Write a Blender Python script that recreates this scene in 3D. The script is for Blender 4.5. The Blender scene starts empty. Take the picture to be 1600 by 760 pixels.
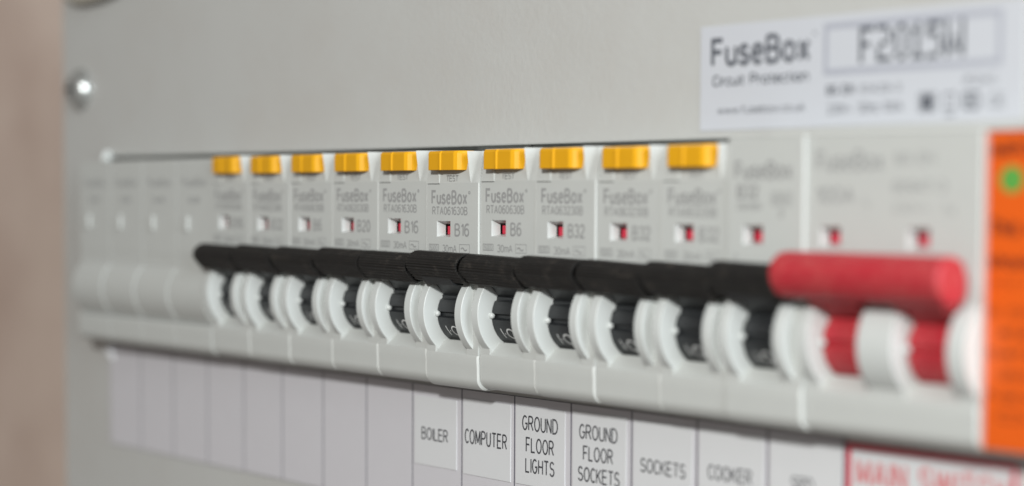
import bpy, bmesh, math, random
from mathutils import Vector, Matrix
random.seed(7)
S = 0.001                                   # everything below is written in millimetres
scn = bpy.context.scene
C = scn.collection

# ------------------------------------------------------------------ camera
YAW, PIT, ROL = 0.9547056, -0.0638581, 0.0053768
f = Vector((-math.sin(YAW)*math.cos(PIT), math.cos(YAW)*math.cos(PIT), math.sin(PIT)))
r0 = Vector((math.cos(YAW), math.sin(YAW), 0)); u0 = r0.cross(f)
cr, sr = math.cos(ROL), math.sin(ROL)
r = r0*cr + u0*sr; u = -r0*sr + u0*cr
cd = bpy.data.cameras.new('camera'); cam = bpy.data.objects.new('camera', cd); C.objects.link(cam)
M = Matrix.Identity(4)
for i in range(3):
    M[i][0] = r[i]; M[i][1] = u[i]; M[i][2] = -f[i]
CAMP = Vector((524.12, -236.05, 13.24))
for i in range(3): M[i][3] = CAMP[i]*S
cam.matrix_world = M
cd.sensor_width = 36; cd.lens = 77.92; cd.shift_y = 0.0972
cd.clip_start = 0.01; cd.clip_end = 20
cd.dof.use_dof = True
cd.dof.focus_distance = 0.4225
cd.dof.aperture_fstop = 8.6
scn.camera = cam

# ------------------------------------------------------------------ light
world = bpy.data.worlds.new('World'); scn.world = world; world.use_nodes = True
bg = world.node_tree.nodes['Background']
bg.inputs[0].default_value = (1.0, 0.89, 0.81, 1); bg.inputs[1].default_value = 0.175
def area(name, loc, target, size, power, col, shape='DISK', size_y=None):
    l = bpy.data.lights.new(name, 'AREA'); l.shape = shape; l.size = size*S
    if size_y: l.size_y = size_y*S
    l.energy = power; l.color = col
    o = bpy.data.objects.new(name, l); C.objects.link(o)
    o.location = Vector(loc)*S
    o.rotation_euler = (Vector(target)-Vector(loc)).to_track_quat('-Z', 'Y').to_euler()
    return o
area('key_light', (760, -560, 270), (170, 0, 0), 60, 6.5, (1.0, 0.995, 0.965))
area('window_light', (2300, -400, 520), (170, 0, 0), 950, 31.0, (0.88, 0.95, 1.0), 'RECTANGLE', 950)
scn.view_settings.view_transform = 'Standard'
scn.view_settings.look = 'None'
scn.view_settings.gamma = 1
scn.view_settings.exposure = 0.14
scn.render.engine = 'CYCLES'

# ------------------------------------------------------------------ materials
def mat(name, col, rough=0.4, var=0.03, scale=400, bump=0.0, bscale=1500, metal=0.0, sss=0.0,
        dust=None, coat=0.0, spec=0.5):
    m = bpy.data.materials.new(name); m.use_nodes = True
    nt = m.node_tree; b = nt.nodes['Principled BSDF']
    b.inputs['Roughness'].default_value = rough; b.inputs['Metallic'].default_value = metal
    b.inputs['Coat Weight'].default_value = coat
    b.inputs['Specular IOR Level'].default_value = spec
    geo = nt.nodes.new('ShaderNodeNewGeometry')
    n = nt.nodes.new('ShaderNodeTexNoise'); n.inputs['Scale'].default_value = scale; n.inputs['Detail'].default_value = 5
    nt.links.new(geo.outputs['Position'], n.inputs['Vector'])
    mx = nt.nodes.new('ShaderNodeMix'); mx.data_type = 'RGBA'
    mx.inputs[6].default_value = (*[c*(1-var) for c in col], 1)
    mx.inputs[7].default_value = (*[min(1, c*(1+var)) for c in col], 1)
    nt.links.new(n.outputs['Fac'], mx.inputs[0])
    out = mx.outputs[2]
    if dust:
        dcol, damt, dscale, lo, hi = dust
        n2 = nt.nodes.new('ShaderNodeTexNoise'); n2.inputs['Scale'].default_value = dscale; n2.inputs['Detail'].default_value = 8
        n2.inputs['Roughness'].default_value = 0.75
        nt.links.new(geo.outputs['Position'], n2.inputs['Vector'])
        mr = nt.nodes.new('ShaderNodeMapRange'); mr.inputs[1].default_value = lo; mr.inputs[2].default_value = hi
        mr.inputs[4].default_value = damt
        nt.links.new(n2.outputs['Fac'], mr.inputs[0])
        m2 = nt.nodes.new('ShaderNodeMix'); m2.data_type = 'RGBA'
        nt.links.new(mr.outputs[0], m2.inputs[0]); nt.links.new(out, m2.inputs[6])
        m2.inputs[7].default_value = (*dcol, 1)
        out = m2.outputs[2]
    nt.links.new(out, b.inputs['Base Color'])
    rr = nt.nodes.new('ShaderNodeMapRange'); rr.inputs[3].default_value = rough-0.06; rr.inputs[4].default_value = rough+0.06
    nt.links.new(n.outputs['Fac'], rr.inputs[0]); nt.links.new(rr.outputs[0], b.inputs['Roughness'])
    if bump:
        nb = nt.nodes.new('ShaderNodeTexNoise'); nb.inputs['Scale'].default_value = bscale; nb.inputs['Detail'].default_value = 3
        nt.links.new(geo.outputs['Position'], nb.inputs['Vector'])
        bp = nt.nodes.new('ShaderNodeBump'); bp.inputs['Strength'].default_value = 1.0
        bp.inputs['Distance'].default_value = bump*S
        nt.links.new(nb.outputs['Fac'], bp.inputs['Height']); nt.links.new(bp.outputs[0], b.inputs['Normal'])
    if sss:
        b.inputs['Subsurface Weight'].default_value = sss
        b.inputs['Subsurface Scale'].default_value = 0.0015
        b.inputs['Subsurface Radius'].default_value = (1, 0.9, 0.8)
    return m
m_plastic = mat('grey_plastic', (0.50, 0.52, 0.505), 0.42, 0.025, 260, 0.02, 2600)
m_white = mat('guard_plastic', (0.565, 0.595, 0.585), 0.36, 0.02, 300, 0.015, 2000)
m_cover = mat('painted_steel', (0.495, 0.505, 0.492), 0.40, 0.02, 60, 0.05, 900,
              dust=((0.45, 0.435, 0.41), 0.5, 22, 0.45, 0.75))
m_black = mat('black_plastic', (0.016, 0.0155, 0.015), 0.50, 0.25, 500, 0.03, 3000,
              dust=((0.28, 0.24, 0.20), 0.26, 420, 0.54, 0.80), spec=0.3)
m_drum = mat('black_drum_plastic', (0.014, 0.016, 0.018), 0.45, 0.15, 500, 0.01, 2500)
m_red = mat('red_plastic', (0.42, 0.024, 0.036), 0.50, 0.08, 300, 0.02, 2500,
            dust=((0.55, 0.25, 0.20), 0.28, 420, 0.45, 0.80), spec=0.4)
m_flag = mat('red_flag_plastic', (0.55, 0.012, 0.045), 0.4)
m_yellow = mat('amber_plastic', (0.69, 0.345, 0.008), 0.45, 0.05, 350, 0.01, 2500, spec=0.3)
m_dark = mat('dark_interior', (0.02, 0.02, 0.02), 0.7)
m_print = mat('grey_print', (0.30, 0.305, 0.305), 0.55, 0.10, 900)
m_printl = mat('pale_grey_print', (0.33, 0.34, 0.34), 0.55, 0.10, 900)
m_ink = mat('black_ink', (0.045, 0.047, 0.055), 0.5, 0.15, 900)
m_wprint = mat('white_print', (0.70, 0.72, 0.72), 0.5)
m_paper = mat('lavender_paper', (0.56, 0.555, 0.585), 0.65, 0.02, 300, 0.01, 1500)
m_paper2 = mat('white_sticker_paper', (0.63, 0.645, 0.66), 0.50, 0.015, 260, 0.01, 1500)
m_rating = mat('glossy_sticker_paper', (0.55, 0.575, 0.62), 0.35, 0.02, 100)
m_boxgrey = mat('sticker_grey_frame', (0.40, 0.42, 0.48), 0.4)
m_redink = mat('red_ink', (0.60, 0.03, 0.06), 0.45)
m_pinkink = mat('pink_ink', (0.62, 0.22, 0.23), 0.45)
m_orange = mat('orange_sticker', (0.70, 0.105, 0.006), 0.40, 0.05, 120)
m_orangeink = mat('orange_sticker_ink', (0.20, 0.03, 0.008), 0.5)
m_edge = mat('sticker_edge', (0.75, 0.36, 0.30), 0.5)
m_green = mat('green_ink', (0.10, 0.34, 0.06), 0.45)
m_wall = mat('beige_wall_paint', (0.80, 0.67, 0.585), 0.8, 0.12, 9, 0.3, 120,
             dust=((0.62, 0.48, 0.41), 0.8, 14, 0.42, 0.70))
m_steel = mat('zinc_steel', (0.60, 0.63, 0.62), 0.30, 0.08, 500, 0.0, 800, 0.85)
m_lid = mat('lid_plastic', (0.42, 0.40, 0.34), 0.4)

# ------------------------------------------------------------------ helpers
def to_mesh(bm, name, material, smooth=None):
    for v in bm.verts: v.co *= S
    bmesh.ops.recalc_face_normals(bm, faces=bm.faces[:])
    me = bpy.data.meshes.new(name); bm.to_mesh(me); bm.free()
    me.materials.append(material)
    if smooth is not None:
        me.polygons.foreach_set('use_smooth', [True]*len(me.polygons))
        me.set_sharp_from_angle(angle=math.radians(smooth))
    return me
def link(name, me, parent=None, bevel=0, loc=None):
    o = bpy.data.objects.new(name, me); C.objects.link(o)
    if parent: o.parent = parent
    if loc: o.location = Vector(loc)*S
    if bevel:
        b = o.modifiers.new('bevel', 'BEVEL'); b.width = bevel*S; b.segments = 2
        b.limit_method = 'ANGLE'; b.angle_limit = math.radians(35); b.harden_normals = False
    return o
def thing(name, label, cat, loc=(0, 0, 0), group=None):
    o = bpy.data.objects.new(name, None); C.objects.link(o); o.location = Vector(loc)*S
    o.empty_display_size = 0.005
    o['label'] = label; o['category'] = cat
    if group: o['group'] = group
    return o
def tag(o, label, cat, group=None):
    o['label'] = label; o['category'] = cat
    if group: o['group'] = group
    return o
def copy_thing(root, loc, label):
    n = root.copy(); C.objects.link(n); n.location = Vector(loc)*S; n['label'] = label
    for ch in list(root.children):
        if ch.name.startswith('printing') and root.name.startswith('circuit'): continue
        c = ch.copy(); C.objects.link(c); c.parent = n
        for g in list(ch.children):
            d = g.copy(); C.objects.link(d); d.parent = c
    return n
def box(bm, x0, x1, y0, y1, z0, z1):
    vs = [bm.verts.new((x, y, z)) for x in (x0, x1) for y in (y0, y1) for z in (z0, z1)]
    for q in ((0,1,3,2), (4,6,7,5), (0,4,5,1), (2,3,7,6), (0,2,6,4), (1,5,7,3)):
        bm.faces.new([vs[i] for i in q])
def prism(bm, prof, x0, x1):
    """extrude a (y, z) outline along X"""
    a = [bm.verts.new((x0, y, z)) for y, z in prof]; b = [bm.verts.new((x1, y, z)) for y, z in prof]
    bm.faces.new(a); bm.faces.new(b[::-1])
    n = len(prof)
    for i in range(n):
        j = (i+1) % n
        bm.faces.new((a[j], a[i], b[i], b[j]))
def prism_ch(bm, prof, x0, x1, c):
    """like prism, with the visible edges at both ends chamfered"""
    cy = sum(p[0] for p in prof)/len(prof); cz = max(p[1] for p in prof)
    inn = [((y+c) if y < 8 else y, (z+c*0.6) if z < -20 else z) for y, z in prof]
    rings = [[bm.verts.new((x, y, z)) for y, z in pr] for x, pr in ((x0, inn), (x0+c*0.5, prof), (x1-c, prof), (x1, inn))]
    n = len(prof)
    bm.faces.new(rings[0]); bm.faces.new(rings[-1][::-1])
    for a, b in zip(rings, rings[1:]):
        for i in range(n):
            j = (i+1) % n; bm.faces.new((a[j], a[i], b[i], b[j]))
def arc(cy, cz, R, a0, a1, n):
    """angles in degrees; 180 points to -Y (towards the viewer), 90 up"""
    return [(cy+R*math.cos(math.radians(a0+(a1-a0)*k/n)), cz+R*math.sin(math.radians(a0+(a1-a0)*k/n))) for k in range(n+1)]
def sphere(bm, c, R, sc=(1, 1, 1), seg=16):
    g = bmesh.ops.create_uvsphere(bm, u_segments=seg, v_segments=seg//2, radius=R)
    for v in g['verts']: v.co = Vector((v.co.x*sc[0]+c[0], v.co.y*sc[1]+c[1], v.co.z*sc[2]+c[2]))

# a plain condensed sans serif drawn with a round-cornered pen; capitals are 10 units high
def L(*p): return [(p[k], p[k+1]) for k in range(0, len(p), 2)]
def A(cx, cy, rx, ry, a0, a1):
    n = max(3, int(abs(a1-a0)/22))
    return [(cx+rx*math.cos(math.radians(a0+(a1-a0)*k/n)), cy+ry*math.sin(math.radians(a0+(a1-a0)*k/n))) for k in range(n+1)]
LETTERS = {
 'A': [L(0, 0, 3.2, 10, 6.4, 0), L(1.1, 3.4, 5.3, 3.4)],
 'B': [L(0, 10, 3, 10)+A(3, 7.65, 2.5, 2.35, 90, -90)+L(0, 5.3), A(3, 2.65, 3, 2.65, 90, -90)+L(0, 0), L(0, 0, 0, 10)],
 'C': [A(3.1, 5, 3.1, 5, 45, 315)],
 'D': [L(0, 0, 0, 10, 2.4, 10)+A(2.4, 5, 3.9, 5, 90, -90)+L(0, 0)],
 'E': [L(5.4, 10, 0, 10, 0, 0, 5.6, 0), L(0, 5.2, 5, 5.2)],
 'F': [L(5.2, 10, 0, 10, 0, 0), L(0, 5.2, 4.6, 5.2)],
 'G': [A(3.3, 5, 3.3, 5, 48, 330)+L(6.4, 4.6, 3.6, 4.6)],
 'H': [L(0, 0, 0, 10), L(5.8, 0, 5.8, 10), L(0, 5.2, 5.8, 5.2)],
 'I': [L(0.4, 0, 0.4, 2, 0.4, 4, 0.4, 6, 0.4, 8, 0.4, 10)],
 'K': [L(0, 0, 0, 10), L(5.6, 10, 0, 3.8), L(2, 5.7, 5.9, 0)],
 'L': [L(0, 10, 0, 0, 5, 0)],
 'M': [L(0, 0, 0, 10, 3.4, 1.2, 6.8, 10, 6.8, 0)],
 'N': [L(0, 0, 0, 10, 5.8, 0, 5.8, 10)],
 'O': [A(3.4, 5, 3.4, 5, 90, 451)],
 'P': [L(0, 0, 0, 10), L(0, 10, 3, 10)+A(3, 7.4, 2.8, 2.6, 90, -90)+L(0, 4.8)],
 'R': [L(0, 0, 0, 10), L(0, 10, 3, 10)+A(3, 7.5, 2.7, 2.5, 90, -90)+L(0, 5), L(3, 5, 6, 0)],
 'S': [A(2.9, 7.5, 2.6, 2.5, 25, 260)+A(2.9, 2.6, 2.9, 2.6, 80, -160)],
 'T': [L(0, 10, 6, 10), L(3, 10, 3, 0)],
 'U': [L(0, 10, 0, 3)+A(2.9, 3, 2.9, 3, 180, 360)+L(5.8, 10)],
 'V': [L(0, 10, 3.1, 0, 6.2, 10)],
 'W': [L(0, 10, 2.2, 0, 4.5, 9.6, 6.8, 0, 9, 10)],
 'X': [L(0, 0, 5.8, 10), L(0, 10, 5.8, 0)],
 '0': [A(2.7, 5, 2.7, 5, 90, 451)],
 '1': [L(0.4, 7.8, 2.6, 10, 2.6, 0)],
 '2': [A(2.7, 7.3, 2.6, 2.7, 165, -30)+L(0, 0, 5.6, 0)],
 '3': [A(2.6, 7.6, 2.4, 2.4, 155, -80)+A(2.6, 2.7, 2.8, 2.6, 85, -155)],
 '4': [L(4, 0, 4, 10, 0, 2.8, 5.6, 2.8)],
 '5': [L(5, 10, 1, 10, 0.5, 5.4)+A(2.6, 3.2, 2.8, 3.2, 125, -150)],
 '6': [A(2.7, 3, 2.6, 3, 180, -180)+A(3.6, 5.5, 3.6, 4.6, 180, 62)],
 '7': [L(0, 10, 5.4, 10, 1.8, 0)],
 '9': [A(2.7, 7, 2.6, 3, 0, 360)+A(1.8, 4.5, 3.6, 4.6, 0, -115)],
 'a': [A(2.4, 3.5, 2.4, 3.6, 40, 330), L(4.9, 7, 4.9, 0)],
 'b': [L(0, 10, 0, 0), A(2.5, 3.5, 2.5, 3.5, 180, -180)],
 'c': [A(2.5, 3.5, 2.5, 3.5, 48, 312)],
 'd': [L(5, 10, 5, 0), A(2.5, 3.5, 2.5, 3.5, 0, 360)],
 'e': [L(0.1, 3.7, 4.9, 3.7), A(2.5, 3.5, 2.5, 3.5, 5, 318)],
 'f': [A(2.6, 8.2, 1.6, 1.8, 70, 180)+L(1, 0), L(0, 6.8, 3, 6.8)],
 'g': [A(2.5, 3.6, 2.5, 3.4, 0, 360), L(5, 7, 5, -1)+A(2.6, -0.8, 2.4, 2, 0, -150)],
 'h': [L(0, 10, 0, 0), A(2.3, 4.4, 2.3, 2.6, 180, 0)+L(4.6, 0)],
 'i': [L(0.4, 0, 0.4, 7), L(0.4, 9, 0.4, 10)],
 'k': [L(0, 10, 0, 0), L(4.4, 7, 0, 2.6), L(1.6, 4.2, 4.7, 0)],
 'l': [L(0.4, 0, 0.4, 10)],
 'm': [L(0, 7, 0, 0), A(1.9, 4.8, 1.9, 2.2, 180, 0)+L(3.8, 0), A(5.7, 4.8, 1.9, 2.2, 180, 0)+L(7.6, 0)],
 'n': [L(0, 7, 0, 0), A(2.3, 4.4, 2.3, 2.6, 180, 0)+L(4.6, 0)],
 'o': [A(2.6, 3.5, 2.6, 3.5, 90, 451)],
 'p': [L(0, 7, 0, -3), A(2.5, 3.5, 2.5, 3.5, 180, -180)],
 'r': [L(0, 7, 0, 0), A(2.2, 4.4, 2.2, 2.6, 180, 75)],
 's': [A(2.1, 5.3, 1.9, 1.7, 20, 260)+A(2.1, 1.8, 2.2, 1.8, 80, -165)],
 't': [L(1.2, 9, 1.2, 1.6)+A(2.6, 1.4, 1.4, 1.4, 180, 280), L(0, 6.9, 3, 6.9)],
 'u': [L(0, 7, 0, 2.6)+A(2.3, 2.6, 2.3, 2.6, 180, 360)+L(4.6, 7), L(4.6, 3, 4.6, 0)],
 'v': [L(0, 7, 2.3, 0, 4.6, 7)],
 'w': [L(0, 7, 1.8, 0, 3.5, 6.8, 5.2, 0, 7, 7)],
 'x': [L(0, 0, 4.6, 7), L(0, 7, 4.6, 0)],
 'y': [L(0, 7, 2.4, 0.2), L(4.8, 7, 1.6, -2.6, 0.4, -3)],
 'z': [L(0, 7, 4.4, 7, 0, 0, 4.5, 0)],
 '.': [L(0.4, 0, 0.4, 1.1)], ':': [L(0.4, 0, 0.4, 1.1), L(0.4, 5.5, 0.4, 6.6)], 'dot': [L(0.2, 4.9, 1.0, 4.9)],
 '/': [L(0, -0.5, 3.4, 10.2)], '-': [L(0, 4, 3, 4)], '~': [A(1.5, 4, 1.5, 1.6, 180, 0)+A(4.5, 4, 1.5, 1.6, 180, 360)],
}
def ribbon(line, w, sx):
    """outline quads of a pen stroke of width w (given in units of height; sx is the horizontal stretch)"""
    P = [(x*sx, z) for x, z in line]; Q = []
    for p in P:
        if not Q or math.hypot(p[0]-Q[-1][0], p[1]-Q[-1][1]) > 0.02: Q.append(p)
    if len(Q) < 2: return []
    n = len(Q); closed = math.hypot(Q[0][0]-Q[-1][0], Q[0][1]-Q[-1][1]) < 0.35 and n > 6
    out = []
    for i in range(n):
        d = []
        for a, b in ((i-1, i), (i, i+1)):
            if a < 0: 
                if not closed: continue
                a, b = n-2, n-1
            if b > n-1:
                if not closed: continue
                a, b = 0, 1
            dx, dz = Q[b][0]-Q[a][0], Q[b][1]-Q[a][1]; l_ = math.hypot(dx, dz) or 1; d.append((dx/l_, dz/l_))
        tx = sum(q[0] for q in d); tz = sum(q[1] for q in d); l_ = math.hypot(tx, tz)
        if l_ < 0.15: tx, tz = d[0]; l_ = 1
        tx /= l_; tz /= l_
        cosh = max(0.45, tx*d[0][0]+tz*d[0][1]); nx, nz = -tz/cosh*w/2, tx/cosh*w/2
        out.append(((Q[i][0]+nx, Q[i][1]+nz), (Q[i][0]-nx, Q[i][1]-nz)))
    return out
def split_sharp(line):
    out, cur = [], [line[0]]
    for i in range(1, len(line)):
        cur.append(line[i])
        if i+1 < len(line):
            a, b, c = line[i-1], line[i], line[i+1]
            u1 = (b[0]-a[0], b[1]-a[1]); u2 = (c[0]-b[0], c[1]-b[1])
            d = (u1[0]*u2[0]+u1[1]*u2[1])/((math.hypot(*u1)*math.hypot(*u2)) or 1)
            if d < -0.15: out.append(cur); cur = [b]
    out.append(cur); return out
def text(bm, s, x0, x1, zb, h, bold=0.0, y=-0.03, rot=0.0):
    """flat lettering stretched to run x0..x1, baseline zb, capital height h"""
    toks = ['dot' if ch == '\u00b7' else ch for ch in s]
    wd = [3.0 if t == ' ' else max(p[0] for st in LETTERS[t] for p in st) for t in toks]
    pen = 1.15+bold*22; gap = 2.1
    for _ in range(6):
        total = sum(wd)+gap*(len(wd)-1)
        sz = (h/10)*(10/(10+pen*0.6)); k = (x1-x0)/(total+pen); sx = k/sz
        gap = 0.5*gap+0.5*max(1.7, (0.75+pen)/sx)
    c, sn = math.cos(rot), math.sin(rot); x = pen/2/sx*1.0; q = 0
    for t, w in zip(toks, wd):
        if t != ' ':
            for st in [q_ for st_ in LETTERS[t] for q_ in split_sharp(st_)]:
                rb = ribbon([(px+x, pz) for px, pz in st], pen, sx); q += 1
                vs = [[bm.verts.new((x0+a*sz*c-(b+pen*0.3)*sz*sn, y-0.008*(q % 4)-0.0003*i_, zb+a*sz*sn+(b+pen*0.3)*sz*c)) for a, b in pr] for i_, pr in enumerate(rb)]
                for a, b in zip(vs, vs[1:]): bm.faces.new((a[0], b[0], b[1], a[1]))
        x += w+gap
def rect(bm, x0, x1, z0, z1, y=-0.03):
    v = [bm.verts.new(p) for p in ((x0, y, z0), (x1, y, z0), (x1, y, z1), (x0, y, z1))]
    bm.faces.new(v)
def frame(bm, x0, x1, z0, z1, w, y=-0.03):
    rect(bm, x0, x1, z0, z0+w, y); rect(bm, x0, x1, z1-w, z1, y)
    rect(bm, x0, x0+w, z0+w, z1-w, y); rect(bm, x1-w, x1, z0+w, z1-w, y)

D = 8.37            # depth of the painted cover behind the breaker faces
AX = (6.15, -8.35)    # toggle axis (y, z)

# ------------------------------------------------------------------ setting: wall
bm = bmesh.new()
rect(bm, -1400, 1400, -900, 900, 120)
w = link('wall', to_mesh(bm, 'wall', m_wall)); w['kind'] = 'structure'

# ------------------------------------------------------------------ enclosure
enc = thing('consumer_unit', 'pale grey painted steel consumer unit casing with long slot for the row of breakers', 'fuse box', (0, 0, 0))
CX0, CX1, CZ0, CZ1 = -28.3, 420, -110, 95
HX0, HX1, HZ0, HZ1 = -1.2, 380, -22.25, 23.8
bm = bmesh.new()
xs = [CX0, HX0, HX1, CX1]; zs = [CZ0, HZ0, HZ1, CZ1]
for (y0, y1) in ((D, D+1.2),):
    gf = [[bm.verts.new((x, y0, z)) for z in zs] for x in xs]; gb = [[bm.verts.new((x, y1, z)) for z in zs] for x in xs]
    for i in range(3):
        for j in range(3):
            if i == 1 and j == 1: continue
            bm.faces.new((gf[i][j], gf[i+1][j], gf[i+1][j+1], gf[i][j+1]))
            bm.faces.new((gb[i][j], gb[i][j+1], gb[i+1][j+1], gb[i+1][j]))
    for (i, j, k, l) in [(0, j, 0, j+1) for j in range(3)]+[(3, j, 3, j+1) for j in range(3)]+[(i, 0, i+1, 0) for i in range(3)]+[(i, 3, i+1, 3) for i in range(3)]+[(1, 1, 1, 2), (2, 1, 2, 2), (1, 1, 2, 1), (1, 2, 2, 2)]:
        bm.faces.new((gf[i][j], gf[k][l], gb[k][l], gb[i][j]))
link('front_cover', to_mesh(bm, 'front_cover', m_cover), enc, 0.35)
# folded steel case behind the cover
bm = bmesh.new()
box(bm, CX0+1.5, CX0+2.7, D+1.3, 119, CZ0+1, CZ1-1)
box(bm, CX1-2.7, CX1-1.5, D+1.3, 119, CZ0+1, CZ1-1)
box(bm, CX0+2.8, CX1-2.8, D+1.3, 119, CZ1-2.2, CZ1-1)
box(bm, CX0+2.8, CX1-2.8, D+1.3, 119, CZ0+1, CZ0+2.2)
box(bm, CX0+2.8, CX1-2.8, 118, 119, CZ0+2.3, CZ1-2.3)
link('back_case', to_mesh(bm, 'back_case', m_cover), enc)
bm = bmesh.new(); box(bm, -10, 375, 66, 73.5, -17.5, 17.5); box(bm, -10, 375, 74, 118, -6, 6)
link('mounting_rail', to_mesh(bm, 'mounting_rail', m_steel), enc)
# raised lid: its rounded lower corner just enters the top of the view
bm = bmesh.new()
pts = []
for k in range(40):
    t = k/39; x = -24+t*56
    z = 63.6 + 8.5*(abs((x+8)/40)**2.2) if x > -8 else 63.6 + 5*(abs((x+8)/17)**2.5)
    pts.append((x, z))
low = [bm.verts.new((x, D-3.2, z)) for x, z in pts]; lowb = [bm.verts.new((x, D-1.2, z)) for x, z in pts]
top = [bm.verts.new((x, D-3.2, 92)) for x, z in pts]; topb = [bm.verts.new((x, D-1.2, 92)) for x, z in pts]
for i in range(39):
    bm.faces.new((low[i], low[i+1], top[i+1], top[i])); bm.faces.new((lowb[i], topb[i], topb[i+1], lowb[i+1]))
    bm.faces.new((low[i], lowb[i], lowb[i+1], low[i+1])); bm.faces.new((top[i], top[i+1], topb[i+1], topb[i]))
bm.faces.new((low[0], top[0], topb[0], lowb[0])); bm.faces.new((low[-1], lowb[-1], topb[-1], top[-1]))
link('raised_lid', to_mesh(bm, 'raised_lid', m_lid), enc, 0.3)
# domed cover screw
sc = link('screw', to_mesh((lambda b: (sphere(b, (0, 0, 0), 4.9, (1, 0.72, 1), 32), b)[1])(bmesh.new()), 'screw', m_steel, 60), enc, 0, (-16.0, D-0.4, 41.6))
bm = bmesh.new()
box(bm, -2.0, 2.0, -3.6, -2.6, -0.45, 0.45); box(bm, -0.45, 0.45, -3.62, -2.6, -2.0, 2.0)
link('cross_recess', to_mesh(bm, 'cross_recess', m_dark), sc)

bm = bmesh.new(); n = 40
rg = [[bm.verts.new((rr*math.cos(2*math.pi*k/n), yy, rr*math.sin(2*math.pi*k/n))) for k in range(n)] for rr, yy in ((5.4, 0.3), (5.4, -0.35), (5.1, -0.6), (3.8, -0.6))]
for a, b in zip(rg, rg[1:]):
    for k in range(n): bm.faces.new((a[k], a[(k+1) % n], b[(k+1) % n], b[k]))
link('flange', to_mesh(bm, 'flange', m_steel, 40), sc)

# ------------------------------------------------------------------ breaker bodies
def lower_profile(y0=0.0):
    p = [(y0, -15.8), (y0-0.12, -16.3), (y0-0.02, -18.0)]
    p += [(y0+0.03, -20.1)] + arc(2.4+y0, -20.1, 2.4, 180, 270, 9)[1:]
    p += [(5+y0, -22.4), (6.6+y0, -22.0), (60, -22.0)]
    return p
def window_face(bm, xa, xb, z0, z1, wins, y=0.0, wz=(6.5, 9.55)):
    """front sheet between xa..xb, z0..z1 with tapered indicator openings"""
    xs = sorted({xa, xb, *[v for w_ in wins for v in w_]}); zs = [z0, wz[0], wz[1], z1]
    g = {(i, j): bm.verts.new((x, y, z)) for i, x in enumerate(xs) for j, z in enumerate(zs)}
    for i in range(len(xs)-1):
        for j in range(3):
            hole = j == 1 and any(abs(xs[i]-w_[0]) < 1e-6 for w_ in wins)
            q = [g[(i, j)], g[(i+1, j)], g[(i+1, j+1)], g[(i, j+1)]]
            if not hole: bm.faces.new(q)
    return g
def window_mesh(wins, y=0.0, wz=(6.5, 9.55)):
    bm = bmesh.new()
    for (x0, x1) in wins:
        q = [bm.verts.new(p) for p in ((x0, y, wz[0]), (x1, y, wz[0]), (x1, y, wz[1]), (x0, y, wz[1]))]
        n = [bm.verts.new(p) for p in ((x0+.1, y+2.0, wz[0]+.35), (x1, y+2.0, wz[0]+.35), (x1, y+2.0, wz[1]-.6), (x0+.1, y+2.0, wz[1]-.6))]
        for a in range(4):
            b = (a+1) % 4; bm.faces.new((q[a], q[b], n[b], n[a]))
    return to_mesh(bm, 'window_frame', m_white)
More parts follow.
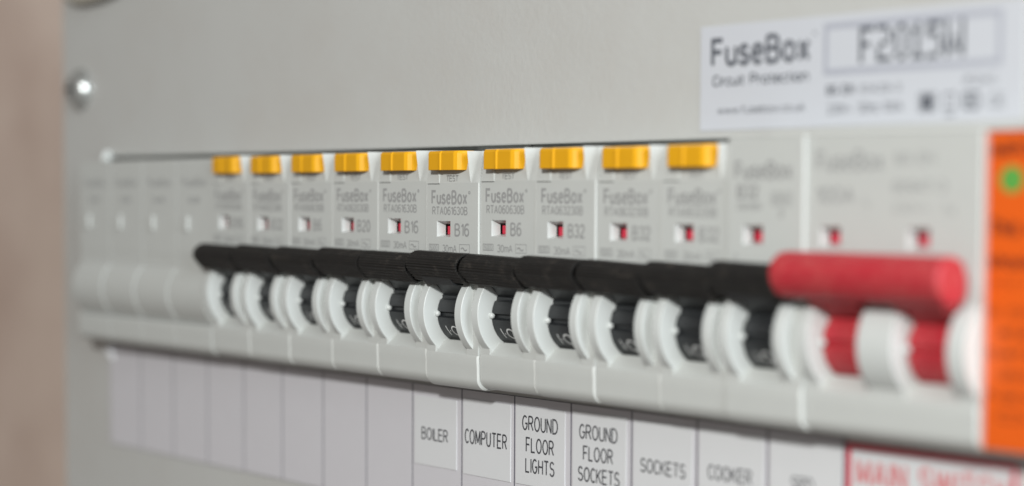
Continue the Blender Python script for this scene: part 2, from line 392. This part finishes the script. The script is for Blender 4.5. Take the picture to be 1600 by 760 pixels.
def body_shell(W, wells, wins, pocket, ztop=22.8):
    """front of a breaker: printed face, well(s) for the toggle, rounded lower block"""
    bm = bmesh.new(); a, b = 0.12, W-0.12
    # upper face with indicator windows and solid sides
    zt = 16.85 if pocket else ztop
    cb = b-0.15
    window_face(bm, a, cb, 0.6, zt, wins)
    v = [bm.verts.new(p) for p in ((cb, 0, 0.6), (b, 0.15, 0.6), (b, 0.15, zt), (cb, 0, zt))]; bm.faces.new(v)
    for x, yy in ((a, 0), (b, 0.15)):
        v = [bm.verts.new(p) for p in ((x, yy, 0.6), (x, 60, 0.6), (x, 60, zt), (x, yy, zt))]; bm.faces.new(v)
    v = [bm.verts.new(p) for p in ((a, 0, 0.6), (b, 0, 0.6), (b, 60, 0.6), (a, 60, 0.6))]; bm.faces.new(v)
    if pocket:
        # sloping recess under the test button, rib that rises to the right of it
        P = lambda x, y, z: bm.verts.new((x, y, z))
        ym = 1.15
        x1 = 15.2
        v = [P(a, 0, zt), P(x1, 0, zt), P(x1, ym, ztop), P(a, ym, ztop)]; bm.faces.new(v)
        grid = []; n = 9
        for q in range(9):
            sq = q/8; z = zt+(ztop-zt)*sq; xr = x1+0.05+0.6*sq; yr = -1.25*sq**0.9; ye = 0.55*sq; wd = 0.12+1.65*sq
            row = [P(x1+0.02, ym*sq, z)]
            for k in range(n+1):
                x = xr+(b-xr)*(k/n)**1.3; t = min(1, (x-xr)/wd); t = t*(2-t)
                row.append(P(x, yr+(ye-yr)*t + (0.25*(k/n)**4), z))
            row.append(P(b, 60, z)); grid.append(row)
        for r0_, r1_ in zip(grid, grid[1:]):
            for k in range(len(r0_)-1): bm.faces.new((r0_[k], r0_[k+1], r1_[k+1], r1_[k]))
        bm.faces.new(grid[-1]+[P(x1, 60, ztop)])
        bm.faces.new([P(a, 0, zt), P(a, ym, ztop), P(a, 60, ztop), P(a, 60, zt)])
        bm.faces.new([P(a, ym, ztop), P(x1, ym, ztop), P(x1, 60, ztop), P(a, 60, ztop)])
        # top lip behind the button
    else:
        box(bm, a, b, 0.8, 60, zt-3, ztop-0.02)
        v = [bm.verts.new(p) for p in ((a, 0, ztop), (b, 0, ztop), (b, 60, ztop), (a, 60, ztop))]; bm.faces.new(v)
    # shoulders behind the cover
    box(bm, a, b, 12, 60, 22.0, 42); box(bm, a, b, 12, 60, -42, -21.8)
    # lower block
    prism_ch(bm, [(0.9, -15.3)]+lower_profile()+[(60, -15.3)], a, b, 0.32)
    # solid stretches beside the wells, from the lower block up to the printed face
    edges = [a]
    for (w0, w1) in wells: edges += [w0, w1]
    edges.append(b)
    for i in range(0, len(edges), 2):
        prism(bm, [(0.02, 0.55), (0.02, -15.78), (60, -15.78), (60, 0.55)], edges[i], edges[i+1])
    for (w0, w1) in wells:      # ledge below the drum and the back of the well
        prism(bm, [(0.0, -15.85), (2.35, -13.45), (9, -13.45), (9, -15.85)], w0+0.01, w1-0.01)
        prism(bm, [(10, 0.55), (10, -15.8), (60, -15.8), (60, 0.55)], w0+0.01, w1-0.01)
    return bm
def cheek_profile():
    p = arc(6.25, -8.05, 9.05, 127, 233, 26)       # front rim
    return [(6, 0.2)] + p + [(0.9, -16.0), (6, -16.0)]
def guard_mesh(x0, x1, name='guard'):
    bm = bmesh.new(); prism(bm, cheek_profile(), x0, x1)
    return to_mesh(bm, name, m_white, 30)
def nub_mesh(x, name='stop_pin'):
    bm = bmesh.new(); sphere(bm, (x+0.35, 0.3, -8.35), 0.62, (1.0, 1.0, 1.0), 12)
    return to_mesh(bm, name, m_white, 60)
def drum_mesh(x0, x1, material, name='drum'):
    bm = bmesh.new(); cy, cz = AX; R = 5.9; p = []
    for k in range(61):
        a = 95 + (268-95)*k/60
        rr = R
        if 176 < a < 186: rr = R-0.75
        if 146 < a < 150: rr = R-0.25
        p.append((cy+rr*math.cos(math.radians(a)), cz+rr*math.sin(math.radians(a))))
    prism(bm, p+[(cy+1, cz)], x0, x1)
    # lever neck that carries the cap
    prism(bm, [(-3.6, -1.2), (-2.6, -2.55), (-0.4, -2.6), (1.9, -4.9), (6.0, -2.6), (4.5, 1.5), (-2.5, 2.0)], x0+0.25, x1-0.25)
    return to_mesh(bm, name, material, 30)
def cap_profile(k=1.0, ribs=True, oy=0.0, oz=0.0):
    key = [(-3.0, 2.95), (-3.8, 2.6), (-4.7, 1.8), (-5.1, 0.7), (-4.85, -0.35), (-3.95, -1.45), (-2.75, -2.55)]
    out = []
    if ribs:
        for i in range(len(key)-1):
            n = 4
            for j in range(n):
                t = j/n; y = key[i][0]*(1-t)+key[i+1][0]*t; z = key[i][1]*(1-t)+key[i+1][1]*t
                if j % 2: 
                    dy, dz = key[i+1][0]-key[i][0], key[i+1][1]-key[i][1]; L = math.hypot(dy, dz)
                    y += -dz/L*0.19; z += dy/L*0.19
                out.append((y, z))
        out.append(key[-1])
    else:
        out = key
    out += [(-1.9, -2.72), (0.2, -2.1), (0.7, 1.0), (0.3, 2.9), (-1.8, 3.05)]
    return [(y*k+oy, z*k+oz) for y, z in out]
def cap_mesh(x0, x1, material, name='toggle_cap', ribs=True):
    bm = bmesh.new(); prof = cap_profile(ribs=ribs)
    sh = lambda c: [(-2.2+(y+2.2)*(1-c/3), 0.3+(z-0.3)*(1-c/3)) for y, z in prof]
    rings = [[bm.verts.new((x, y, z)) for y, z in sh(c)] for x, c in ((x0, 0.5), (x0+0.35, 0.0), (x1-0.15, 0.0), (x1, 0.1), (x1-0.02, 0.38), (x1-1.6, 0.5))]
    n = len(prof); bm.faces.new(rings[0]); bm.faces.new(rings[-1][::-1])
    for a, b in zip(rings, rings[1:]):
        for i in range(n):
            j = (i+1) % n; bm.faces.new((a[j], a[i], b[i], b[j]))
    return to_mesh(bm, name, material)
def flag_mesh(x0, x1):
    bm = bmesh.new(); box(bm, x0, x1, 2.15, 2.9, 6.95, 8.55)
    return to_mesh(bm, 'status_flag', m_flag)
def button_mesh():
    bm = bmesh.new()
    y0, y1, z0, z1 = -1.55, 2.2, 18.95, 22.65
    pl = [(2.9, y1), (2.9, y0+0.45), (3.25, y0), (6.9, y0), (7.05, y0-0.2), (7.5, y0-0.2), (7.75, y0+0.02), (11.9, y0+0.02), (12.7, y0+0.35),
          (13.25, y0+1.0), (13.5, y0+2.0), (13.5, y1)]
    layers = []
    for z, ins in ((z0, 0.0), (z1-0.5, 0.0), (z1, 0.35)):
        layers.append([bm.verts.new((x, y+(ins if y < 1 else 0), z)) for x, y in pl])
    n = len(pl)
    for a_, b_ in zip(layers, layers[1:]):
        for i in range(n):
            j = (i+1) % n; bm.faces.new((a_[i], a_[j], b_[j], b_[i]))
    bm.faces.new(layers[0][::-1]); bm.faces.new(layers[-1])
    return to_mesh(bm, 'test_button', m_yellow, 14)
def drum_print(x):
    """the I · O marks curve round the lower part of the drum"""
    bm = bmesh.new(); cy, cz = AX; R = 5.94
    raw = bmesh.new(); text(raw, 'I\u00b7O', x+0.1, x+4.5, -2.1, 2.2, 0.0, 0)
    raw.verts.index_update()
    mp = {}
    for v in raw.verts:
        s = v.co.z + 1.0; a = math.radians(213) - s/R
        mp[v.index] = bm.verts.new((v.co.x - 0.25*s, cy+R*math.cos(a), cz+R*math.sin(a)))
    for f_ in raw.faces: bm.faces.new([mp[v.index] for v in f_.verts])
    raw.free()
    return to_mesh(bm, 'on_off_marks', m_wprint)
def to_text_mesh(fn, material, name='printing'):
    bm = bmesh.new(); fn(bm)
    return to_mesh(bm, name, material)

me_body = to_mesh(body_shell(18, [(3.3, 14.06)], [(3.7, 8.4)], True), 'body', m_plastic, 30)
me_body_plain = to_mesh(body_shell(18, [(3.3, 14.06)], [(3.7, 8.4)], False, 23.6), 'body', m_plastic, 30)
me_gl = guard_mesh(1.2, 3.36); me_gr = guard_mesh(14.0, 16.2)
me_nub = nub_mesh(3.2); me_drum = drum_mesh(3.6, 13.8, m_drum); me_cap = cap_mesh(0.15, 17.62, m_black)
me_win = window_mesh([(3.7, 8.4)]); me_flag = flag_mesh(4.25, 8.2); me_btn = button_mesh(); me_marks = drum_print(5.7)
bm = bmesh.new(); box(bm, 0.5, 4.6, -0.04, 0.3, 16.6, 16.72)
me_groove = to_mesh(bm, 'moulded_notch', m_dark)
bm = bmesh.new()
v = [bm.verts.new(p) for p in ((4.3, -0.05, 16.8), (4.6, -0.05, 16.8), (4.1, 0.15, 19.0), (3.8, 0.15, 19.0), (4.3, 0.6, 16.8), (4.6, 0.6, 16.8), (4.1, 0.9, 19.0), (3.8, 0.9, 19.0))]
for q in ((0,1,2,3), (4,7,6,5), (0,4,5,1), (3,2,6,7), (1,5,6,2), (0,3,7,4)): bm.faces.new([v[i] for i in q])
me_rib = to_mesh(bm, 'moulded_rib', m_white)

def rcbo_print(code, rating):
    def fn(bm):
        text(bm, 'FuseBox', 1.8, 14.1, 12.8, 2.6, 0.036)
        text(bm, 'o', 14.5, 15.3, 14.7, 0.75, 0.08)
        text(bm, code, 2.1, 14.3, 10.75, 1.55, 0.022)
        text(bm, rating, 9.9, 14.9 if len(rating) > 2 else 13.4, 6.7, 2.4, 0.022)
        text(bm, '30mA', 5.7, 10.6, 3.6, 1.4, 0.012)
        frame(bm, 11.5, 15.0, 3.5, 5.2, 0.12)
        text(bm, '~', 12.0, 14.4, 3.6, 1.6, 0.03)
        frame(bm, 1.0, 4.4, 3.8, 5.1, 0.14)
        text(bm, '6000', 1.4, 4.0, 4.0, 0.9, 0.0)
        text(bm, '3', 2.4, 3.1, 1.9, 1.2, 0.0)
        text(bm, 'TEST', 6.9, 11.1, 17.15, 1.2, 0.01, 0.0)
    return fn
G_R = 'row of black toggled breakers with amber test buttons'
first = None
spec = {4: ('RTA061630B', 'B16', 'leftmost breaker with an amber test button, next to the blank plates'),
        5: ('RTA063230B', 'B32', 'second breaker with an amber test button counted from the blank plates'),
        6: ('RTA060630B', 'B6', 'blurred amber button breaker marked B6, left of the one marked B20'),
        7: ('RTA062030B', 'B20', 'grey breaker with amber test button and black toggle, marked B20'),
        8: ('RTA061630B', 'B16', 'left one of the two neighbouring breakers marked B16 above the BOILER sticker'),
        9: ('RTA061630B', 'B16', 'sharply focused breaker marked B16 above the COMPUTER sticker'),
        10: ('RTA060630B', 'B6', 'focused breaker marked B6 above the GROUND FLOOR LIGHTS sticker'),
        11: ('RTA063230B', 'B32', 'breaker marked B32 above the GROUND FLOOR SOCKETS sticker'),
        12: ('RTA063230B', 'B32', 'breaker marked B32 with amber test button above the SOCKETS sticker'),
        13: ('RTA063230B', 'B32', 'rightmost breaker with amber test button, above the COOKER sticker')}
# small seating differences of each device: (forward/back, up/down)
jit = {4: (0.1, 0.1), 5: (0.07, 0.0), 6: (0.08, 0.05), 7: (0.0, 0.1), 8: (-0.02, 0.1), 9: (-0.2, -0.25), 10: (0.12, 0.1),
       11: (-0.08, 0.05), 12: (0.22, -0.05), 13: (-0.02, 0.0)}
capj = {4: 0.0, 5: 0.12, 6: 0.05, 7: 0.25, 8: 0.0, 9: 0.55, 10: 0.0, 11: 0.2, 12: -0.05, 13: 0.1}
pm = {}
for i in range(4, 14):
    code, rating, label = spec[i]
    jy, jz = jit[i]; loc = (18*i, jy, jz)
    if first is None:
        first = thing('circuit_breaker', label, 'circuit breaker', loc, G_R)
        link('body', me_body, first)
        link('guard', me_gl, first, 0.10); link('guard', me_gr, first, 0.10)
        link('stop_pin', me_nub, first)
        dr = link('drum', me_drum, first); link('on_off_marks', me_marks, dr)
        link('toggle_cap', me_cap, first)
        link('window_frame', me_win, first); link('status_flag', me_flag, first); link('test_button', me_btn, first, 0.18)
        link('moulded_notch', me_groove, first); link('moulded_rib', me_rib, first)
        t = first
    else:
        t = copy_thing(first, loc, label)
    for ch in t.children:
        if ch.name.startswith('toggle_cap'):
            tl = random.uniform(0.016, 0.034)
            ch.rotation_euler = (0, tl, 0)
            ch.location = (random.uniform(-0.05, 0.05)*S, -0.15*S, (capj[i] - jz*0.5 + tl*9)*S)
        if i == 9 and ch.name.startswith('test_button'): ch.location = (-0.3*S, 0, 0.3*S)
        if ch.name.startswith('drum'):
            ch.location = (0, 0, 0)
    if (code, rating) not in pm: pm[(code, rating)] = to_text_mesh(rcbo_print(code, rating), m_print)
    link('printing', pm[(code, rating)], t)

# ------------------------------------------------------------------ plain breaker (position 14)
t = thing('circuit_breaker', 'breaker without test button, black toggle touching the red main switch bar', 'circuit breaker', (18*14-0.42, -0.5, 0.0))
link('body', me_body_plain, t)
link('guard', me_gl, t, 0.10); link('guard', me_gr, t, 0.10); link('stop_pin', me_nub, t)
dr = link('drum', me_drum, t); link('on_off_marks', me_marks, dr)
c_ = link('toggle_cap', me_cap, t, 0, (0, -0.3, 0.85)); c_.rotation_euler = (0, 0.02, 0); link('window_frame', me_win, t); link('status_flag', me_flag, t)
def fn(bm):
    text(bm, 'FuseBox', 1.6, 15.2, 16.9, 2.8, 0.04)
    text(bm, 'B32', 2.2, 7.4, 13.8, 2.2, 0.05)
    text(bm, '230/400V', 2.2, 8.2, 12.0, 1.1, 0.03)
    text(bm, '6000', 10.8, 14.8, 13.2, 1.1, 0.03); frame(bm, 10.4, 15.2, 12.7, 14.8, 0.16); text(bm, '3', 12, 13.4, 10.9, 1.3, 0.03)
    text(bm, '1', 1.7, 2.3, 3.6, 1.5, 0.03)
link('printing', to_text_mesh(fn, m_print), t)

# ------------------------------------------------------------------ main switch
ms = thing('main_switch', 'double width main switch with a long red handle bar', 'main switch', (18*15-0.45, 0.15, 0.0))
link('body', to_mesh(body_shell(36.2, [(3.3, 14.06), (21.4, 32.4)], [(2.9, 7.4), (21.5, 26.0)], False, 23.6), 'body', m_plastic, 30), ms)
link('guard', me_gl, ms, 0.10)
link('guard', guard_mesh(14.0, 21.36), ms, 0.10)
link('guard', guard_mesh(32.3, 36.0), ms, 0.10)
link('stop_pin', me_nub, ms); link('stop_pin', nub_mesh(21.3), ms)
link('drum', drum_mesh(3.6, 13.8, m_red), ms); link('drum', drum_mesh(21.7, 32.15, m_red), ms)
link('window_frame', window_mesh([(2.9, 7.4), (21.5, 26.0)]), ms); link('status_flag', flag_mesh(3.2, 7.3), ms); link('status_flag', flag_mesh(21.9, 25.9), ms)
bm = bmesh.new()
prof = [(-3.9, 5.3), (-5.4, 5.0), (-6.9, 3.8), (-7.45, 2.0), (-7.1, 0.3), (-6.0, -1.2), (-4.4, -2.1), (-2.6, -1.9), (-1.2, -0.6), (-1.0, 2.0), (-2.0, 4.6)]
prof = [(y+0.35, z+0.45) for y, z in prof]
prism(bm, prof, -1.3, 34.6)
link('handle_bar', to_mesh(bm, 'handle_bar', m_red, 24), ms, 0.6)
def fn(bm):
    text(bm, 'FuseBox', 1.9, 16.6, 18.1, 3.0, 0.03)
    text(bm, '100A', 1.9, 10.6, 13.2, 2.4, 0.03)
    text(bm, 'BS EN', 18.8, 27.0, 19.0, 1.6, 0.02)
    text(bm, '60947-3', 18.4, 29.4, 14.8, 1.7, 0.02)
    text(bm, '230V~', 18.4, 26.0, 11.9, 1.3, 0.0); text(bm, 'N', 29.0, 31, 11.5, 1.6, 0.0); text(bm, 'L', 12.5, 14, 12.9, 1.6, 0.0)
link('printing', to_text_mesh(fn, m_printl), ms)

# ------------------------------------------------------------------ blank modules
def blank_mesh():
    bm = bmesh.new()
    prism(bm, [(0, 22.6), (0, 0.2), (60, 0.2), (60, 42), (12, 42), (12, 22.6)], 0.12, 17.88)
    prism(bm, [(0.9, -15.3)]+lower_profile(-0.35)+[(60, -15.3)], 0.12, 17.88)
    prism(bm, [(0.1, 0.22)]+[(0.1, -15.25)]+[(60, -15.25), (60, 0.22)], 0.12, 17.88)
    prism(bm, [(6, 0.2)]+arc(6.1, -8.9, 8.5, 132, 228, 22)+[(6, -15.3)], 0.5, 17.3)
    return to_mesh(bm, 'body', m_plastic, 30)
me_blank = blank_mesh()
def fn(bm):
    text(bm, 'FuseBox', 3.0, 15.2, 16.2, 2.0, 0.02)
    text(bm, 'BLANK', 6.2, 11.8, 12.3, 1.5, 0.02)
me_bp = to_text_mesh(fn, m_printl)
bm = bmesh.new(); prism(bm, [(-0.02, 9.4), (-0.6, 9.1), (-0.6, 6.0), (-0.02, 5.7)], 4.4, 6.4)
me_tab = to_mesh(bm, 'raised_mark', m_plastic)
bn = ['leftmost grey blank plate at the left end of the slot', 'second blank plate from the left end of the slot',
      'third blank plate from the left end of the slot', 'blank plate touching the first black toggled breaker']
fb = None
for i in range(4):
    loc = (18*i, 0.25+[0, 0.03, 0.06, 0.08][i], 0)
    if fb is None:
        fb = thing('blank_plate', bn[0], 'blank plate', loc, 'blank plates at the left end of the row')
        link('body', me_blank, fb); link('printing', me_bp, fb); link('raised_mark', me_tab, fb, 0.1)
    else: copy_thing(fb, loc, bn[i])
# the end clip that shines at the left end of the slot
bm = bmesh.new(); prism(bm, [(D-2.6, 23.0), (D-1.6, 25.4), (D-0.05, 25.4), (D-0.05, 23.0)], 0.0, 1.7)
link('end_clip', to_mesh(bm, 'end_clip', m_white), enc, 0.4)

# blank plates under the orange sticker
oz = None
for i in (17, 18):
    q = thing('blank_plate', ['blank plate under the left part of the orange sticker', 'blank plate under the right part of the orange sticker'][i-17], 'blank plate', (18*i+0.3, 0.7, 0), 'blank plates under the orange sticker')
    bm = bmesh.new(); prism(bm, [(0, 23.3), (0, -20.1)]+arc(2.4, -20.1, 2.4, 180, 270, 9)[1:]+[(5, -22.4), (6.2, -22.0), (60, -22.0), (60, 23.3)], 0.12, 17.88)
    link('body', to_mesh(bm, 'body', m_plastic, 30), q)

# ------------------------------------------------------------------ orange sticker
os_ = thing('warning_sticker', 'orange warning sticker with green spot and dark text at right edge', 'sticker', (306.0, 0.55, 0))
bm = bmesh.new(); box(bm, 0.55, 34, -0.1, 0.1, -21.6, 23.3)
link('sheet', to_mesh(bm, 'sheet', m_orange), os_)
bm = bmesh.new(); box(bm, 0.0, 0.54, -0.09, 0.1, -21.6, 23.3)
link('pale_edge', to_mesh(bm, 'pale_edge', m_edge), os_)
bm = bmesh.new(); bm.faces.new([bm.verts.new((4.9+2.2*math.cos(k*math.pi/12), -0.13, 16.6+1.9*math.sin(k*math.pi/12))) for k in range(24)])
link('green_spot', to_mesh(bm, 'green_spot', m_green), os_)
def fn(bm):
    text(bm, 'IMPORTANT', 1.0, 20.0, 19.7, 2.1, 0.09, -0.13)
    text(bm, 'This installation', 0.9, 22.0, 8.7, 2.4, 0.08, -0.13)
    text(bm, 'should be tested', 0.9, 24.0, 4.1, 2.1, 0.08, -0.13)
    text(bm, 'and inspected by', 1.4, 24.0, 1.6, 1.2, 0.0, -0.13)
    for k, z in enumerate((-2.5, -5.5, -8.5, -11.5, -14.5, -17.5)):
        text(bm, ['a competent', 'electrician', 'before the', 'date shown', 'Next test', 'Date'][k], 1.0+(k % 2)*2.2, 24.0, z, 1.4, 0.03, -0.13)
link('printing', to_text_mesh(fn, m_orangeink), os_)

# ------------------------------------------------------------------ label strip and its stickers
ls = thing('label_strip', 'long pale paper strip ruled into circuit cells below the breakers', 'label strip', (0.25, D, 0))
bm = bmesh.new(); box(bm, 0.0, 270.4, -0.20, -0.02, -49.6, -23.9)
link('backing', to_mesh(bm, 'backing', mat('strip_line_grey', (0.13, 0.13, 0.16), 0.6)), ls)
bm = bmesh.new(); box(bm, 0.22, 17.78, -0.24, -0.21, -49.5, -24.0)
me_cell = to_mesh(bm, 'cell', m_paper)
for i in range(15): link('cell', me_cell, ls, 0, (18*i, 0, 0))
bm = bmesh.new(); prism(bm, [(-0.25, -24.6), (-1.5, -24.3), (-1.6, -26.6), (-0.25, -28.6)], 0.3, 2.2)
link('curled_corner', to_mesh(bm, 'curled_corner', m_paper2), ls)

def sticker(i, lines, label, x0=0.5, x1=15.9, ztop=-24.6, zbot=-40.0, rot=0.0):
    t = thing('circuit_sticker', label, 'sticker', (18*i+0.7, D-0.25, 0), 'white circuit name stickers below the breakers')
    t.rotation_euler = (0, rot, 0)
    bm = bmesh.new(); box(bm, x0, x1, -0.16, -0.01, zbot, ztop)
    link('paper', to_mesh(bm, 'paper', m_paper2), t, 0.05)
    bm = bmesh.new()
    for (s, xa, xb, z, h) in lines: text(bm, s, xa, xb, z+0.15, h*0.95, 0.006, -0.185)
    link('printing', to_mesh(bm, 'printing', m_ink), t)
sticker(8, [('BOILER', 3.2, 12.9, -35.2, 2.6)], 'white sticker reading BOILER', 0.5, 15.9, -26.4, -40.3)
sticker(9, [('COMPUTER', 1.0, 15.4, -34.6, 3.0)], 'white sticker reading COMPUTER', 0.4, 16.6, -25.6, -40.6, 0.004)
sticker(10, [('GROUND', 2.3, 13.7, -30.3, 2.95), ('FLOOR', 3.5, 12.5, -34.4, 2.95), ('LIGHTS', 3.4, 12.7, -38.3, 2.9)], 'white sticker reading GROUND FLOOR LIGHTS', 0.2, 15.9, -25.6, -40.6)
sticker(11, [('GROUND', 2.3, 13.7, -30.3, 2.8), ('FLOOR', 3.5, 12.4, -34.2, 2.8), ('SOCKETS', 2.0, 14.4, -38.1, 2.8)], 'white sticker reading GROUND FLOOR SOCKETS', 0.3, 16.2, -25.2, -40.8)
sticker(12, [('SOCKETS', 2.4, 14.9, -34.6, 2.6)], 'white sticker reading only SOCKETS', 0.4, 16.6, -25.4, -41, 0.003)
sticker(13, [('COOKER', 2.7, 14.0, -33.9, 2.6)], 'white sticker reading COOKER', 0.4, 16.8, -25.2, -41)
sticker(14, [('SPD', 5.5, 10.9, -33.5, 2.4)], 'white sticker with three short letters left of the red bordered label', 0.4, 17.4, -25.2, -41)

# main switch label
t = thing('main_switch_label', 'white label with red border and red MAIN SWITCH lettering', 'label', (270.6, D, 0))
bm = bmesh.new(); box(bm, 0.0, 36.6, -0.22, -0.02, -62, -24.2)
link('paper', to_mesh(bm, 'paper', m_paper2), t, 0.05)
bm = bmesh.new(); frame(bm, 0.15, 35.6, -61.5, -24.45, 1.05, -0.25)
link('border', to_mesh(bm, 'border', m_redink), t)
bm = bmesh.new(); text(bm, 'MAIN SWITCH', 2.4, 33.6, -31.0, 4.2, 0.035, -0.25); text(bm, 'Warning: isolate', 3, 33, -37.5, 3.0, 0.0, -0.25)
link('printing', to_mesh(bm, 'printing', m_pinkink), t)
t = tag(link('wood_tone_label', (lambda b: (box(b, 308.0, 345, D-0.2, D-0.02, -60, -24.4), to_mesh(b, 'pale_label', mat('cream_paper', (0.62, 0.52, 0.40), 0.6)))[1])(bmesh.new())), 'cream label right of the red bordered label, mostly cut off', 'label')
t.name = 'cream_label'

# ------------------------------------------------------------------ rating sticker
t = thing('rating_sticker', 'bluish white rating sticker with model code in a frame, above main switch', 'sticker', (234.0, D, 0))
bm = bmesh.new(); box(bm, 0, 71.9, -0.18, -0.02, 25.2, 42.7)
link('paper', to_mesh(bm, 'paper', m_rating), t, 0.05)
bm = bmesh.new(); frame(bm, 30.2, 67.6, 33.3, 41.5, 1.0, -0.21)
link('code_frame', to_mesh(bm, 'code_frame', m_boxgrey), t)
def pixel_font(bm, s, x0, zb, cw, ch, y):
    F = {'F': ['1111', '1000', '1000', '1110', '1000', '1000', '1000'], '2': ['1110', '0001', '0001', '0110', '1000', '1000', '1111'],
         '0': ['0110', '1001', '1001', '1001', '1001', '1001', '0110'], '1': ['010', '110', '010', '010', '010', '010', '111'],
         '5': ['1111', '1000', '1110', '0001', '0001', '0001', '1110'], 'W': ['10001', '10001', '10001', '10101', '10101', '11011', '10001']}
    x = x0
    for c in s:
        g = F[c]
        for j, row in enumerate(g):
            for k, b in enumerate(row):
                if b == '1': rect(bm, x+k*cw, x+(k+1)*cw, zb+(6-j)*ch, zb+(7-j)*ch, y)
        x += (len(g[0])+0.9)*cw
def fn(bm):
    text(bm, 'FuseBox', 2.8, 27.2, 35.9, 4.6, 0.04, -0.21)
    text(bm, 'o', 27.7, 28.5, 39.8, 0.8, 0.02, -0.21)
    text(bm, 'Circuit Protection', 3.2, 27.0, 32.6, 1.8, 0.04, -0.21)
    text(bm, 'www.fusebox.co.uk', 4.6, 26.2, 27.9, 1.35, 0.01, -0.21)
    text(bm, 'BS EN', 31.0, 37.2, 30.2, 1.5, 0.05, -0.21); text(bm, '61439-3', 38.6, 47.4, 30.2, 1.3, 0.0, -0.21)
    text(bm, '230V~', 31.2, 36.8, 27.2, 1.5, 0.0, -0.21); text(bm, '50Hz 100A', 38.2, 47.8, 27.2, 1.5, 0.0, -0.21)
    text(bm, 'IP2XC', 60.2, 66.8, 30.7, 1.2, 0.01, -0.21)
    pixel_font(bm, 'F2015W', 38.2, 34.9, 0.77, 0.80, -0.21)
    # four small approval pictograms
    rect(bm, 51.6, 54.0, 27.3, 29.4, -0.21); 
    frame(bm, 51.0, 54.6, 26.9, 29.8, 0.2, -0.212)
    frame(bm, 56.2, 58.6, 27.2, 29.6, 0.25, -0.21); rect(bm, 56.5, 58.4, 26.2, 26.5, -0.21)
    frame(bm, 60.2, 63.2, 27.0, 29.6, 0.45, -0.21); text(bm, 'R', 60.9, 62.6, 27.6, 1.3, 0.02, -0.213)
    text(bm, 'CE', 65.0, 68.4, 27.2, 1.8, 0.0, -0.21)
link('printing', to_text_mesh(fn, mat('rating_ink', (0.10, 0.11, 0.13), 0.45)), t)
